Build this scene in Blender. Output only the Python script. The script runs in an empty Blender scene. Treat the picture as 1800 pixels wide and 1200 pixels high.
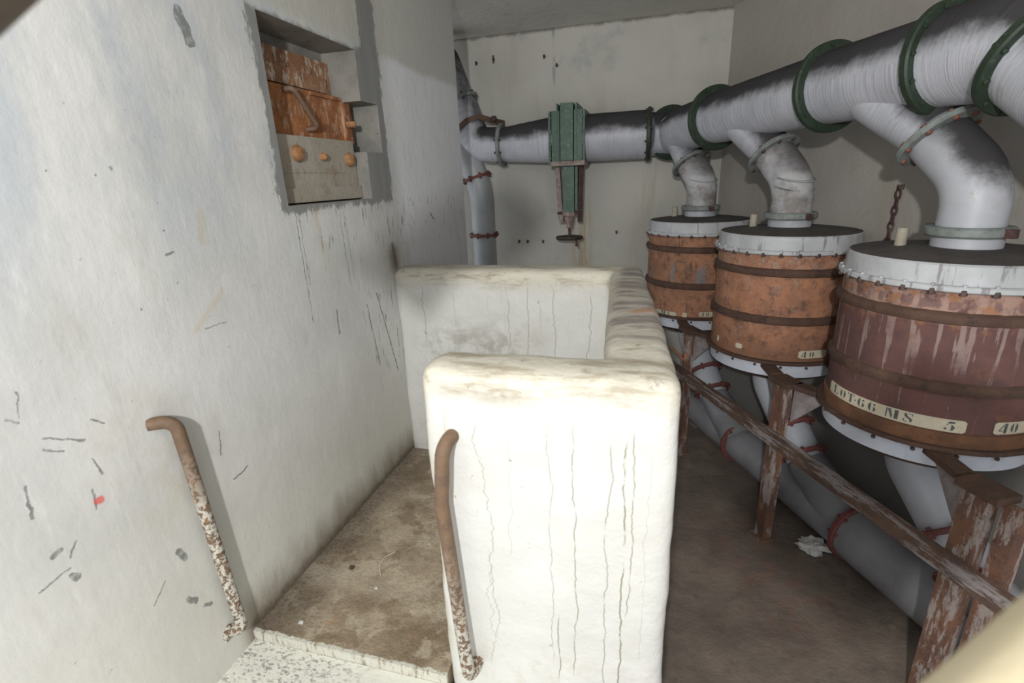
import bpy, bmesh, math, random
import numpy as np
from mathutils import Vector, Matrix
from mathutils import noise as mnoise
random.seed(7)
C = bpy.context.scene
COL = C.collection
PI = math.pi

# ------------------------------------------------------------------ camera, light, exposure
H = 1.64
RM = ((0.9646074252, 0.0450901635, -0.2598064516),
      (0.2608320591, -0.3078290175, 0.9149906737),
      (-0.0387188857, -0.9503726496, -0.3086951162))   # columns: image right, image down, forward
cd = bpy.data.cameras.new('camera'); cam = bpy.data.objects.new('camera', cd); COL.objects.link(cam)
rt = Vector([RM[i][0] for i in range(3)]); dn = Vector([RM[i][1] for i in range(3)]); fw = Vector([RM[i][2] for i in range(3)])
mw = Matrix.Identity(4)
for i in range(3):
    mw[i][0] = rt[i]; mw[i][1] = -dn[i]; mw[i][2] = -fw[i]
mw[2][3] = H
cam.matrix_world = mw
cd.sensor_width = 36; cd.lens = 877 / 1800 * 36; cd.clip_start = 0.01; cd.clip_end = 60
cd.dof.use_dof = True; cd.dof.focus_distance = 2.0; cd.dof.aperture_fstop = 3.2
C.camera = cam

w = bpy.data.worlds.new('world'); C.world = w; w.use_nodes = True
w.node_tree.nodes['Background'].inputs[0].default_value = (0.93, 0.96, 1.0, 1)
w.node_tree.nodes['Background'].inputs[1].default_value = 1.12

def lamp(name, loc, power, size, col=(1, 1, 1)):
    d = bpy.data.lights.new(name, 'POINT'); d.energy = power; d.shadow_soft_size = size; d.color = col
    o = bpy.data.objects.new(name, d); COL.objects.link(o); o.location = loc
    return o
lamp('flash_lamp', (-0.08, -0.80, 1.97), 165, 0.035, (1.0, 0.99, 0.965))

C.view_settings.view_transform = 'Standard'; C.view_settings.look = 'None'
C.view_settings.gamma = 1; C.view_settings.use_curve_mapping = False
C.view_settings.exposure = 0.0

# ------------------------------------------------------------------ material helpers
class Mt:
    def __init__(s, name):
        s.m = bpy.data.materials.new(name); s.m.use_nodes = True
        s.nt = s.m.node_tree; s.b = s.nt.nodes['Principled BSDF']
        s.P = s.nt.nodes.new('ShaderNodeNewGeometry').outputs['Position']
        s.X, s.Y, s.Z = s.sep(s.P)
    def n(s, t): return s.nt.nodes.new(t)
    def put(s, inp, v):
        if hasattr(v, 'is_linked') or isinstance(v, bpy.types.NodeSocket): s.nt.links.new(v, inp)
        else: inp.default_value = v
    def math(s, op, a, b=0.0, c=0.0, clamp=False):
        x = s.n('ShaderNodeMath'); x.operation = op; x.use_clamp = clamp
        for i, v in enumerate((a, b, c)): s.put(x.inputs[i], v)
        return x.outputs[0]
    def add(s, a, b): return s.math('ADD', a, b)
    def sub(s, a, b): return s.math('SUBTRACT', a, b)
    def mul(s, a, b): return s.math('MULTIPLY', a, b)
    def mn(s, a, b): return s.math('MINIMUM', a, b)
    def mx(s, a, b): return s.math('MAXIMUM', a, b)
    def ab(s, a): return s.math('ABSOLUTE', a)
    def inv(s, a): return s.math('SUBTRACT', 1.0, a)
    def sep(s, v):
        x = s.n('ShaderNodeSeparateXYZ'); s.put(x.inputs[0], v); return x.outputs
    def comb(s, a, b, c=0.0):
        x = s.n('ShaderNodeCombineXYZ')
        for i, v in enumerate((a, b, c)): s.put(x.inputs[i], v)
        return x.outputs[0]
    def scale(s, v, t):
        x = s.n('ShaderNodeVectorMath'); x.operation = 'MULTIPLY'; s.put(x.inputs[0], v); x.inputs[1].default_value = t
        return x.outputs[0]
    def vadd(s, a, b):
        x = s.n('ShaderNodeVectorMath'); x.operation = 'ADD'; s.put(x.inputs[0], a); s.put(x.inputs[1], b); return x.outputs[0]
    def noise(s, v, sc, det=4.0, ro=0.55, dist=0.0):
        x = s.n('ShaderNodeTexNoise'); s.put(x.inputs['Vector'], v); x.inputs['Scale'].default_value = sc
        x.inputs['Detail'].default_value = det; x.inputs['Roughness'].default_value = ro; x.inputs['Distortion'].default_value = dist
        return x.outputs[0]
    def ss(s, v, lo, hi, a=0.0, b=1.0):
        x = s.n('ShaderNodeMapRange'); x.interpolation_type = 'SMOOTHSTEP'
        s.put(x.inputs[0], v); s.put(x.inputs[1], lo); s.put(x.inputs[2], hi); x.inputs[3].default_value = a; x.inputs[4].default_value = b
        return x.outputs[0]
    def mix(s, f, a, b):
        x = s.n('ShaderNodeMix'); x.data_type = 'RGBA'
        s.put(x.inputs[0], f)
        for i, v in ((6, a), (7, b)):
            if isinstance(v, tuple): v = (v + (1,))[:4]
            s.put(x.inputs[i], v)
        return x.outputs[2]
    def seg(s, v, a, b):     # distance in the plane of v to the segment a-b
        def vm(op, p, q=None):
            x = s.n('ShaderNodeVectorMath'); x.operation = op; s.put(x.inputs[0], p)
            if q is not None: s.put(x.inputs[1], q)
            return x
        a = (a[0], a[1], 0.0); ba = (b[0]-a[0], b[1]-a[1], 0.0); L = ba[0]**2 + ba[1]**2 + 1e-9
        pa = vm('SUBTRACT', v, a).outputs[0]
        h = s.math('MULTIPLY', vm('DOT_PRODUCT', pa, ba).outputs['Value'], 1.0 / L, clamp=True)
        x = s.n('ShaderNodeVectorMath'); x.operation = 'SCALE'; x.inputs[0].default_value = ba; s.put(x.inputs['Scale'], h)
        return vm('LENGTH', vm('SUBTRACT', pa, x.outputs[0]).outputs[0]).outputs['Value']
    def uv(s):
        x = s.n('ShaderNodeUVMap'); x.uv_map = 'UVMap'; return x.outputs[0]
    def nz(s):
        x = s.n('ShaderNodeNewGeometry'); return s.sep(x.outputs['Normal'])[2]
    def out(s, col, rough=0.7, h=None, bs=0.3, bd=0.01, metal=0.0):
        if isinstance(col, tuple): col = (col + (1,))[:4]
        s.put(s.b.inputs['Base Color'], col); s.put(s.b.inputs['Roughness'], rough); s.b.inputs['Metallic'].default_value = metal
        if h is not None:
            x = s.n('ShaderNodeBump'); x.inputs['Strength'].default_value = bs; x.inputs['Distance'].default_value = bd
            s.put(x.inputs['Height'], h); s.nt.links.new(x.outputs[0], s.b.inputs['Normal'])
        return s.m

# ------------------------------------------------------------------ geometry helpers
class Thing:
    def __init__(s, name, label, cat, loc=(0, 0, 0), group=None):
        o = bpy.data.objects.new(name, None); COL.objects.link(o); o.location = loc; o.empty_display_size = 0.05
        o['label'] = label; o['category'] = cat
        if group: o['group'] = group
        s.o = o; s.loc = Vector(loc)

def mk(name, geo, mat, parent=None, smooth=True, label=None, sharp=40):
    """geo: list of (verts, faces, uvs or None), joined into ONE mesh; world coordinates."""
    V = []; F = []; U = []
    for g in geo:
        v, f = g[0], g[1]; uv = g[2] if len(g) > 2 else None
        b = len(V); V += [Vector(p) for p in v]; F += [tuple(i + b for i in q) for q in f]
        for k, q in enumerate(f):
            U += (uv[k] if uv else [(V[b+i].x, V[b+i].z) for i in q])
    if parent is None: org = sum(V, Vector()) / len(V); org.z = min(p.z for p in V)
    else: org = parent.loc if isinstance(parent, Thing) else Vector(parent['org'])
    me = bpy.data.meshes.new(name); me.from_pydata([p - org for p in V], [], F)
    l = me.uv_layers.new(name='UVMap')
    l.data.foreach_set('uv', [c for t in U for c in t])
    bm = bmesh.new(); bm.from_mesh(me); bmesh.ops.recalc_face_normals(bm, faces=bm.faces); bm.to_mesh(me); bm.free()
    if smooth:
        me.polygons.foreach_set('use_smooth', [True] * len(me.polygons))
        try: me.set_sharp_from_angle(angle=math.radians(sharp))
        except Exception: pass
    me.materials.append(mat); me.update()
    o = bpy.data.objects.new(name, me); COL.objects.link(o); o['org'] = tuple(org)
    if parent is None: o.location = org
    else: o.parent = parent.o if isinstance(parent, Thing) else parent
    if label: o['label'] = label
    return o

def frame(d):
    d = Vector(d).normalized(); a = Vector((0, 0, 1)) if abs(d.z) < 0.9 else Vector((1, 0, 0))
    e = d.cross(a).normalized(); return d, e, e.cross(d).normalized()

def tube(pts, rad, seg=24, cap=True, wob=0.0):
    pts = [Vector(p) for p in pts]; n = len(pts)
    if not hasattr(rad, '__len__'): rad = [rad] * n
    T = []
    for i in range(n):
        t = (pts[min(i+1, n-1)] - pts[max(i-1, 0)]).normalized(); T.append(t)
    _, e, _ = frame(T[0]); V = []; L = [0.0]
    for i in range(1, n): L.append(L[-1] + (pts[i] - pts[i-1]).length)
    for i in range(n):
        e = (e - T[i] * e.dot(T[i])).normalized(); g = T[i].cross(e)
        for k in range(seg):
            a = 2 * PI * k / seg; r = rad[i] * (1 + wob * random.uniform(-1, 1))
            V.append(pts[i] + (e * math.cos(a) + g * math.sin(a)) * r)
    F = []; U = []
    for i in range(n-1):
        for k in range(seg):
            k2 = (k+1) % seg
            F.append((i*seg+k, i*seg+k2, (i+1)*seg+k2, (i+1)*seg+k))
            U.append([(k/seg, L[i]), ((k+1)/seg, L[i]), ((k+1)/seg, L[i+1]), (k/seg, L[i+1])])
    if cap:
        for i, fl in ((0, True), (n-1, False)):
            q = tuple(i*seg+k for k in range(seg)); q = q[::-1] if fl else q
            F.append(q); U.append([(0.5, L[i])] * seg)
    return V, F, U

def arc(p, q, r, s, n=10):
    """points p .. q .. s rounding the corner q with radius r"""
    p, q, s = Vector(p), Vector(q), Vector(s)
    a = (p-q).normalized(); b = (s-q).normalized(); th = a.angle(b); t = r / math.tan(th/2)
    c = q + (a+b).normalized() * (r / math.sin(th/2)); A = q + a*t; B = q + b*t
    o = []
    va = A-c; vb = B-c; om = va.angle(vb)
    for i in range(n+1):
        k = i/n; o.append(c + (va*math.sin((1-k)*om) + vb*math.sin(k*om)) / math.sin(om))
    return o

def dens(pts, d=0.03):
    o = [Vector(pts[0])]
    for a, b in zip(pts[:-1], pts[1:]):
        a, b = Vector(a), Vector(b); k = max(1, int((b-a).length / d))
        o += [a.lerp(b, (i+1)/k) for i in range(k)]
    return o

def lathe(prof, c, axis=(0, 0, 1), seg=64, closed=False, jit=0.0):
    """prof: (radius, height) pairs along axis from c"""
    c = Vector(c); d, e, g = frame(axis); V = []; n = len(prof)
    jk = [random.uniform(-jit, jit) for _ in range(seg)]
    for r, h in prof:
        for k in range(seg):
            a = 2*PI*k/seg; V.append(c + d*h + (e*math.cos(a) + g*math.sin(a)) * (r + (jk[k] if jit else 0)))
    F = []; U = []
    for i in range(n if closed else n-1):
        j = (i+1) % n
        for k in range(seg):
            k2 = (k+1) % seg; F.append((i*seg+k, i*seg+k2, j*seg+k2, j*seg+k))
            U.append([(k/seg, prof[i][1]), ((k+1)/seg, prof[i][1]), ((k+1)/seg, prof[j][1]), (k/seg, prof[j][1])])
    if not closed:
        for i in (0, n-1):
            if prof[i][0] > 1e-4: F.append(tuple(i*seg+k for k in range(seg))); U.append([(0, prof[i][1])]*seg)
    return V, F, U

def ring(c, axis, ri, ro, t, seg=48, jit=0.0):
    b = 0.18*t
    return lathe([(ri, -t/2), (ro-b, -t/2), (ro, -t/2+b), (ro, t/2-b), (ro-b, t/2), (ri, t/2)], c, axis, seg, True, jit)

def box(c, s, R=None):
    c = Vector(c); V = []
    for x in (-.5, .5):
        for y in (-.5, .5):
            for z in (-.5, .5):
                p = Vector((x*s[0], y*s[1], z*s[2])); V.append(c + (R @ p if R else p))
    return V, [(0,1,3,2), (4,6,7,5), (0,4,5,1), (2,3,7,6), (0,2,6,4), (1,5,7,3)]

def beam(a, b, w, h, upv=(0, 0, 1)):
    a, b = Vector(a), Vector(b); d = (b-a).normalized(); up = Vector(upv)
    s = d.cross(up).normalized(); u2 = s.cross(d)
    V = [p + s*x*w/2 + u2*y*h/2 for p in (a, b) for x, y in ((-1,-1), (1,-1), (1,1), (-1,1))]
    return V, [(0,1,2,3), (7,6,5,4), (0,4,5,1), (1,5,6,2), (2,6,7,3), (3,7,4,0)]

def prism(poly, nrm, t):
    """extrude a planar polygon along nrm by t"""
    nrm = Vector(nrm).normalized() * t; P = [Vector(p) for p in poly]; n = len(P)
    V = P + [p + nrm for p in P]
    F = [tuple(range(n))[::-1], tuple(range(n, 2*n))] + [(i, (i+1) % n, n+(i+1) % n, n+i) for i in range(n)]
    return V, F

def nut(c, axis, r=0.012, h=0.014, seg=6):
    return lathe([(r, 0), (r, h*.85), (r*.85, h)], c, axis, seg)

def bolts(par, c, axis, R, n, r, h, mat, off=0.0, ph=0.0, both=False, name='bolt'):
    d, e, g = frame(axis); c = Vector(c)
    for k in range(n):
        a = 2*PI*k/n + ph; p = c + (e*math.cos(a) + g*math.sin(a)) * R
        if both: geo = [lathe([(r*.85, -off-h), (r, -off-h*.85), (r, -off), (r*.5, -off), (r*.5, off), (r, off), (r, off+h*.85), (r*.85, off+h)], p, d, 6)]
        else: geo = [nut(p + d*off, d, r, h)]
        mk(name, geo, mat, par, smooth=False)

# ------------------------------------------------------------------ materials
def plaster_left():
    m = Mt('old_white_paint_on_wall'); P, Y, Z = m.P, m.Y, m.Z
    st = m.scale(P, (1, 1, 0.22))
    base = m.mix(m.ss(m.noise(P, 2.2, 5), .35, .7), (0.50, 0.50, 0.485), (0.61, 0.61, 0.595))
    # bluish older coat where the top coat is thin
    bl = m.mul(m.ss(m.noise(m.scale(P, (3, 3, 1.3)), 1.6, 6, .62), .42, .66), m.ss(Z, 1.25, 1.75))
    base = m.mix(m.mul(bl, .75), base, (0.40, 0.44, 0.475))
    fr = m.ss(Y, 1.95, 2.1)                                   # bluish paint on the far stretch, lightened to make up for lamp falloff
    base = m.mix(m.mul(fr, .85), base, (0.76, 0.775, 0.81))
    base = m.mix(m.mul(m.ss(m.noise(st, 26, 4, .7), .55, .75), .35), base, (0.72, 0.72, 0.70))
    base = m.mix(m.mul(m.ss(m.noise(st, 15, 5, .65), .56, .75), .35), base, (0.40, 0.38, 0.33))
    # warm tone low down and dirt line along the landing
    base = m.mix(m.mul(m.ss(Z, 1.2, .5), .45), base, (0.60, 0.585, 0.49))
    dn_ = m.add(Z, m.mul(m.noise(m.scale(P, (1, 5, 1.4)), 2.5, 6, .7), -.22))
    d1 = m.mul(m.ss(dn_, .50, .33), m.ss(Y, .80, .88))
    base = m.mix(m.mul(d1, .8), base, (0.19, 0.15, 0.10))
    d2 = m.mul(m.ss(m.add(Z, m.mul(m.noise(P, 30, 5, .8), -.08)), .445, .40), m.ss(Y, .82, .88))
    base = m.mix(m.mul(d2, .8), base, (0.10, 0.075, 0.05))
    # rub mark around the rail end
    rb = m.ss(m.seg(m.comb(Y, Z), (0.72, 1.13), (0.74, 1.0)), .16, .02)
    base = m.mix(m.mul(m.mul(rb, m.ss(m.noise(P, 9, 5, .6), .35, .7)), .5), base, (0.44, 0.39, 0.28))
    # beige band high up
    base = m.mix(m.mul(m.ss(m.add(Z, m.mul(m.noise(P, 3, 3), .06)), 2.13, 2.17), .7), base, (0.44, 0.43, 0.37))
    # grey cement brushed round the opening
    wb = m.mul(m.sub(m.noise(m.scale(P, (1, 1, .40)), 26, 7, .8), .5), .12)
    dy = m.sub(m.ab(m.sub(Y, 1.622)), .343); dz = m.sub(m.ab(m.sub(Z, 1.845)), .272)
    g1 = m.ss(m.add(m.mx(dy, dz), wb), .008, -.006)
    dy = m.sub(m.ab(m.sub(Y, 1.90)), .055); dz = m.sub(m.ab(m.sub(Z, 2.16)), .15)
    g2 = m.ss(m.add(m.mx(dy, dz), wb), .008, -.006)
    up = m.mul(m.ss(m.add(Z, m.mul(wb, .5)), 2.095, 2.115), m.ss(Y, 1.83, 1.80))
    g = m.mul(m.mx(g1, g2), m.inv(up))
    gc = m.mix(m.noise(st, 18, 5, .7), (0.13, 0.135, 0.135), (0.27, 0.27, 0.26))
    base = m.mix(m.mul(g, .95), base, gc)
    # drips and streaks under the opening and beside the parapet
    mk_ = m.mx(m.mul(m.ss(Y, 1.30, 1.36), m.mul(m.ss(Z, 1.60, 1.56), m.ss(Z, 1.3, 1.5))),
               m.mul(m.mul(m.ss(Y, 1.55, 1.7), m.ss(Y, 2.0, 1.9)), m.mul(m.ss(Z, 1.35, 1.2), m.ss(Z, .75, .9))))
    dr = m.ss(m.noise(m.scale(P, (1, 1, 0.16)), 75, 3, .6), .60, .66)
    base = m.mix(m.mul(m.mul(dr, mk_), .8), base, (0.20, 0.21, 0.20))
    # chips and scratches down to the dark undercoat
    v = m.vadd(m.comb(Y, Z), m.scale(m.comb(m.sub(m.noise(P, 45, 3), .5), m.sub(m.noise(m.vadd(P, (9.0, 3.0, 5.0)), 45, 3), .5)), (.016, .016, 0)))
    S = [(1.060,2.03,1.076,1.972,.014),(.636,1.221,.657,1.205,.002),(.618,1.145,.625,1.107,.002),(.506,1.155,.497,1.093,.0025),
         (.512,1.28,.529,1.272,.0018),(.541,1.321,.531,1.277,.0012),(.553,1.226,.616,1.187,.002),(.547,1.206,.576,1.185,.0018),
         (.506,1.004,.518,1.006,.005),(.52,.948,.529,.935,.006),(.544,1.006,.527,.98,.002),(.469,.955,.522,.964,.0018),
         (.676,.786,.638,.752,.0018),(.725,.83,.735,.80,.008),(.716,.695,.732,.675,.007),(.751,.645,.765,.635,.005),
         (.601,1.085,.596,1.042,.002),(.917,.904,.968,.911,.003),(.907,1.053,.895,.99,.0016),(.883,1.507,.903,1.512,.0022),
         (.936,1.319,1.004,1.319,.0015),(1.471,1.227,1.467,1.145,.004),(1.339,1.575,1.339,1.223,.0016),(1.354,1.571,1.353,1.344,.0014),
         (1.567,1.555,1.578,1.298,.0016),(1.594,1.553,1.608,1.313,.0014),(1.745,1.229,1.844,.861,.004),(1.665,1.202,1.703,.94,.003),
         (1.917,1.398,1.932,1.309,.010),(2.33,1.494,2.359,1.47,.006)]
    dd = None
    for a, b, c, d, r in S:
        k = m.sub(m.seg(v, (a, b), (c, d)), r); dd = k if dd is None else m.mn(dd, k)
    ch = m.ss(m.add(dd, m.mul(m.sub(m.noise(P, 110, 3, .7), .5), .006)), .0006, -.0006)
    sp = m.mul(m.ss(m.noise(P, 60, 2, .5), .735, .75), m.ss(m.noise(P, 2.0, 2), .45, .6))
    base = m.mix(m.mul(m.mx(ch, sp), m.ss(m.noise(P, 55, 4, .7), .30, .55, .25, .85)), base, (0.135, 0.145, 0.14))
    o = None
    for a, b, c, d, r in [(1.436,1.576,1.449,1.38,.006),(1.156,1.758,1.18,1.751,.0015),(.998,1.591,.986,1.525,.008),(1.015,1.399,.912,1.324,.005)]:
        k = m.sub(m.seg(v, (a, b), (c, d)), r); o = k if o is None else m.mn(o, k)
    base = m.mix(m.mul(m.ss(o, .010, -.006), .28), base, (0.50, 0.36, 0.18))
    base = m.mix(m.mul(m.ss(m.seg(v, (.603, 1.06), (.606, 1.056)), .010, .005), .8), base, (0.62, 0.08, 0.06))
    base = m.mix(m.mul(m.ss(m.seg(v, (1.917, 1.36), (1.92, 1.32)), .07, .0), .8), base, (0.13, 0.09, 0.06))
    h = m.add(m.noise(P, 14, 5, .6), m.add(m.mul(m.noise(st, 60, 3), .25), m.mul(g, -.5)))
    return m.out(base, 0.55, h, .13, .02)

def plaster_back(name, a, b, blotch, dirt=0.0):
    m = Mt(name); P = m.P
    base = m.mix(m.ss(m.noise(P, 1.7, 5), .3, .7), a, b)
    base = m.mix(m.mul(m.ss(m.noise(P, 2.6, 6, .65), .56, .72), blotch), base, (0.30, 0.33, 0.37))
    base = m.mix(m.mul(m.ss(m.noise(m.scale(P, (3, 3, .35)), 3.0, 5, .6), .55, .75), .4), base, (0.36, 0.31, 0.22))
    base = m.mix(m.mul(m.ss(m.noise(P, 5, 6, .7), .60, .75), .25), base, (0.25, 0.23, 0.20))
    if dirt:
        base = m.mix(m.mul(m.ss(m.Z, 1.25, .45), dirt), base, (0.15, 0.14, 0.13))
    # rusty run-off below the wheel on the back wall, thin dark line beside it
    if name.startswith('back'):
        s = m.mul(m.ss(m.ab(m.add(m.X, .50)), .11, .02), m.mul(m.ss(m.Z, 1.55, 1.3), m.ss(m.noise(m.scale(P, (5, 1, .5)), 7, 4), .4, .6)))
        base = m.mix(m.mul(s, .6), base, (0.36, 0.25, 0.11))
        ln = m.mul(m.ss(m.ab(m.add(m.X, .70)), .016, .004), m.mul(m.ss(m.Z, 1.9, 2.0), m.ss(m.noise(P, 8, 3), .42, .6)))
        base = m.mix(m.mul(ln, .7), base, (0.25, 0.28, 0.31))
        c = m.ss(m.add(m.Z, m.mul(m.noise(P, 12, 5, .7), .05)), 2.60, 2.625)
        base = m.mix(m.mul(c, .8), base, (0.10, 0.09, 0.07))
    return m.out(base, 0.75, m.noise(P, 16, 5, .6), .25, .02)

def parapet_mat():
    m = Mt('thick_cream_limewash'); P = m.P; X, Y, Z = m.X, m.Y, m.Z
    base = m.mix(m.ss(m.noise(P, 3, 5), .3, .7), (0.56, 0.555, 0.52), (0.61, 0.61, 0.59))
    top = m.ss(m.add(Z, m.mul(m.sub(m.noise(P, 6, 5, .7), .5), .10)), 1.20, 1.27)
    base = m.mix(m.mul(top, .85), base, (0.55, 0.515, 0.42))
    brush = m.noise(m.scale(P, (1, 4.5, 4.5)), 5.5, 6, .7)
    base = m.mix(m.mul(m.mul(top, m.ss(brush, .46, .64)), .8), base, (0.28, 0.235, 0.165))
    base = m.mix(m.mul(m.mul(top, m.ss(m.noise(P, 22, 6, .8), .57, .70)), .7), base, (0.17, 0.13, 0.08))
    sd = m.mul(m.mul(m.ss(X, -.12, -.08), m.ss(Y, 1.05, 1.15)), m.ss(Z, 1.1, 1.22))    # grubby crown of the side run
    wv = m.noise(m.scale(P, (1.2, 5, 2)), 3.2, 5, .65, .6)
    base = m.mix(m.mul(sd, .8), base, (0.42, 0.385, 0.33))
    base = m.mix(m.mul(m.mul(sd, m.ss(wv, .43, .60)), .85), base, (0.20, 0.175, 0.16))
    base = m.mix(m.mul(m.mul(sd, m.ss(m.seg(m.comb(X, Y), (-.03, 1.33), (.01, 1.36)), .03, .005)), .7), base, (0.42, 0.20, 0.10))
    # dirty left end, low stains
    le = m.mul(m.mul(m.ss(Y, 1.1, 1.05), m.ss(X, -.42, -.46)), m.ss(m.noise(m.scale(P, (4, 4, .8)), 10, 5, .7), .42, .6))
    base = m.mix(m.mul(le, .6), base, (0.42, 0.30, 0.13))
    lo = m.mul(m.ss(m.add(Z, m.mul(m.noise(P, 9, 5, .7), .2)), .78, .6), m.ss(m.noise(P, 16, 5, .7), .45, .7))
    base = m.mix(m.mul(lo, .4), base, (0.42, 0.36, 0.26))
    inn = m.mul(m.ss(Y, 1.75, 1.85), m.ss(m.noise(m.scale(P, (2.2, 2, .3)), 20, 4, .65), .60, .68))
    base = m.mix(m.mul(inn, .3), base, (0.42, 0.38, 0.29))
    mo = m.mul(m.mul(m.ss(Y, 1.75, 1.85), m.ss(Z, 1.17, .95)), m.ss(m.seg(m.comb(X, Z), (-.78, .95), (-.60, 1.0)), .28, .02))
    base = m.mix(m.mul(m.mul(mo, m.ss(m.noise(P, 14, 6, .75), .40, .62)), .7), base, (0.28, 0.27, 0.23))
    # wandering cracks down the front face: x0, top, bottom, width, strength, sway
    for x0, zt, zb, wd, stg, sw, sd_ in ((-.315, 1.19, .50, .0015, .55, .05, 1.0), (-.295, .83, .58, .0012, .5, .07, 7.3), (-.265, 1.2, .83, .0012, .3, .03, 3.1),
                                    (-.175, 1.2, .55, .0013, .55, .02, 4.0), (-.165, .72, .50, .0018, .8, .012, 11.5), (-.125, 1.2, .52, .0016, .75, .02, 5.2), (-.06, 1.17, .5, .0018, .6, .02, 6.6),
                                    (-.028, 1.17, .50, .0022, .9, .018, 8.1), (-.012, 1.2, .72, .0016, .7, .02, 9.0), (.018, 1.15, .60, .001, .3, .02, 2.2), (-.395, 1.22, .95, .0025, .3, .02, 12.0)):
        nz_ = m.noise(m.comb(0.0, sd_, Z), 5, 8, .62)
        d = m.ab(m.sub(m.sub(X, x0), m.mul(m.sub(nz_, .5), sw*3.2)))
        k = m.mul(m.ss(d, wd*1.15, wd*.2), m.mul(m.ss(Z, zb, zb+.05), m.ss(Z, zt, zt-.04)))
        k = m.mul(k, m.mul(m.ss(Y, .93, .90), m.ss(m.noise(m.comb(0.0, sd_+20, Z), 16, 4, .7), .33, .52)))
        base = m.mix(m.math('MULTIPLY', k, stg*1.3, clamp=True), base, (0.24, 0.225, 0.16) if sd_ != 12.0 else (0.5, 0.30, 0.06))
    # far inner panel hairlines
    for x0, zt, zb, sd_ in ((-.93, 1.24, .95, 1.7), (-.55, 1.2, .8, 3.7), (-.36, 1.24, .8, 5.7), (-.22, 1.22, .75, 7.7), (-.47, 1.25, .9, 9.7)):
        nz_ = m.noise(m.comb(0.0, sd_, Z), 9, 6, .7)
        d = m.ab(m.sub(m.sub(X, x0), m.mul(m.sub(nz_, .5), .06)))
        k = m.mul(m.ss(d, .003, .001), m.mul(m.ss(Z, zb, zb+.05), m.mul(m.ss(Z, zt, zt-.04), m.ss(Y, 1.75, 1.85))))
        base = m.mix(m.mul(k, .5), base, (0.22, 0.20, 0.15))
    sp = m.ss(m.noise(P, 38, 3, .6), .72, .75)
    base = m.mix(m.mul(sp, .7), base, (0.25, 0.23, 0.18))
    h = m.add(m.noise(P, 10, 5, .6), m.mul(m.noise(P, 55, 4, .6), .2))
    return m.out(base, 0.6, h, .3, .025)

def dirt_floor():
    m = Mt('dirty_brown_concrete'); P = m.P
    base = m.mix(m.ss(m.noise(P, 5, 6, .6), .35, .68), (0.22, 0.165, 0.105), (0.44, 0.36, 0.26))
    base = m.mix(m.mul(m.ss(m.noise(P, 15, 5, .55, .5), .50, .62), .6), base, (0.50, 0.43, 0.32))
    base = m.mix(m.mul(m.ss(m.noise(m.vadd(P, (5.0, 2.0, 0.0)), 11, 6, .65, .3), .52, .64), .6), base, (0.17, 0.115, 0.065))
    base = m.mix(m.mul(m.ss(m.noise(m.vadd(P, (1.0, 8.0, 0.0)), 24, 5, .6), .64, .70), .5), base, (0.38, 0.20, 0.09))
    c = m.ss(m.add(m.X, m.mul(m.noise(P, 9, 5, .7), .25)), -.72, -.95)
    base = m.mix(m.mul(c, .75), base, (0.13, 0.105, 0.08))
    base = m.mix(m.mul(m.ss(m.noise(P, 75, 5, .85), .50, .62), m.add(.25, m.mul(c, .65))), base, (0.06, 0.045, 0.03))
    base = m.mix(m.mul(m.ss(m.noise(P, 85, 4, .8), .66, .72), .7), base, (0.50, 0.46, 0.38))
    b2 = m.ss(m.ab(m.sub(m.add(m.Y, m.mul(m.noise(P, 7, 4), .16)), 1.17)), .05, .01)
    base = m.mix(m.mul(b2, .4), base, (0.45, 0.39, 0.30))
    fr = m.ss(m.add(m.Y, m.mul(m.sub(m.noise(P, 25, 5, .7), .5), .03)), .872, .868)
    wh = m.mix(m.ss(m.noise(m.scale(P, (1, .25, .25)), 90, 6, .75), .50, .66), (0.60, 0.59, 0.51), (0.27, 0.22, 0.14))
    base = m.mix(fr, base, wh)
    return m.out(base, .85, m.add(m.noise(P, 18, 6, .65), m.mul(m.noise(P, 110, 4, .7), .5)), .55, .02)

def room_floor():
    m = Mt('dark_damp_concrete'); P = m.P
    base = m.mix(m.ss(m.noise(P, 3.0, 6, .6), .35, .7), (0.13, 0.104, 0.086), (0.23, 0.185, 0.15))
    base = m.mix(m.mul(m.ss(m.noise(P, 7, 6, .7), .52, .68), .5), base, (0.07, 0.055, 0.045))
    base = m.mix(m.mul(m.ss(m.noise(m.vadd(P, (3.0, 0.0, 0.0)), 9, 6, .7), .58, .72), .5), base, (0.30, 0.22, 0.15))
    r = m.ss(m.seg(m.comb(m.X, m.Y), (.45, 2.2), (.62, 1.75)), .30, .05)
    base = m.mix(m.mul(m.mul(r, m.ss(m.noise(P, 14, 6, .7), .45, .62)), .5), base, (0.24, 0.13, 0.10))
    base = m.mix(m.mul(m.ss(m.noise(P, 60, 4, .8), .70, .75), .5), base, (0.2, 0.2, 0.2))
    return m.out(base, .6, m.noise(P, 20, 6, .7), .4, .02)

def sill_mat():
    m = Mt('speckled_white_paint'); P = m.P
    s = m.ss(m.noise(m.scale(P, (1, 1.8, 1)), 70, 5, .75), .50, .60)
    g = m.mul(s, m.ss(m.X, -.55, -.85))
    base = m.mix(g, (0.66, 0.655, 0.58), (0.27, 0.26, 0.24))
    return m.out(base, .7, m.noise(P, 40, 4), .3, .01)

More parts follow.
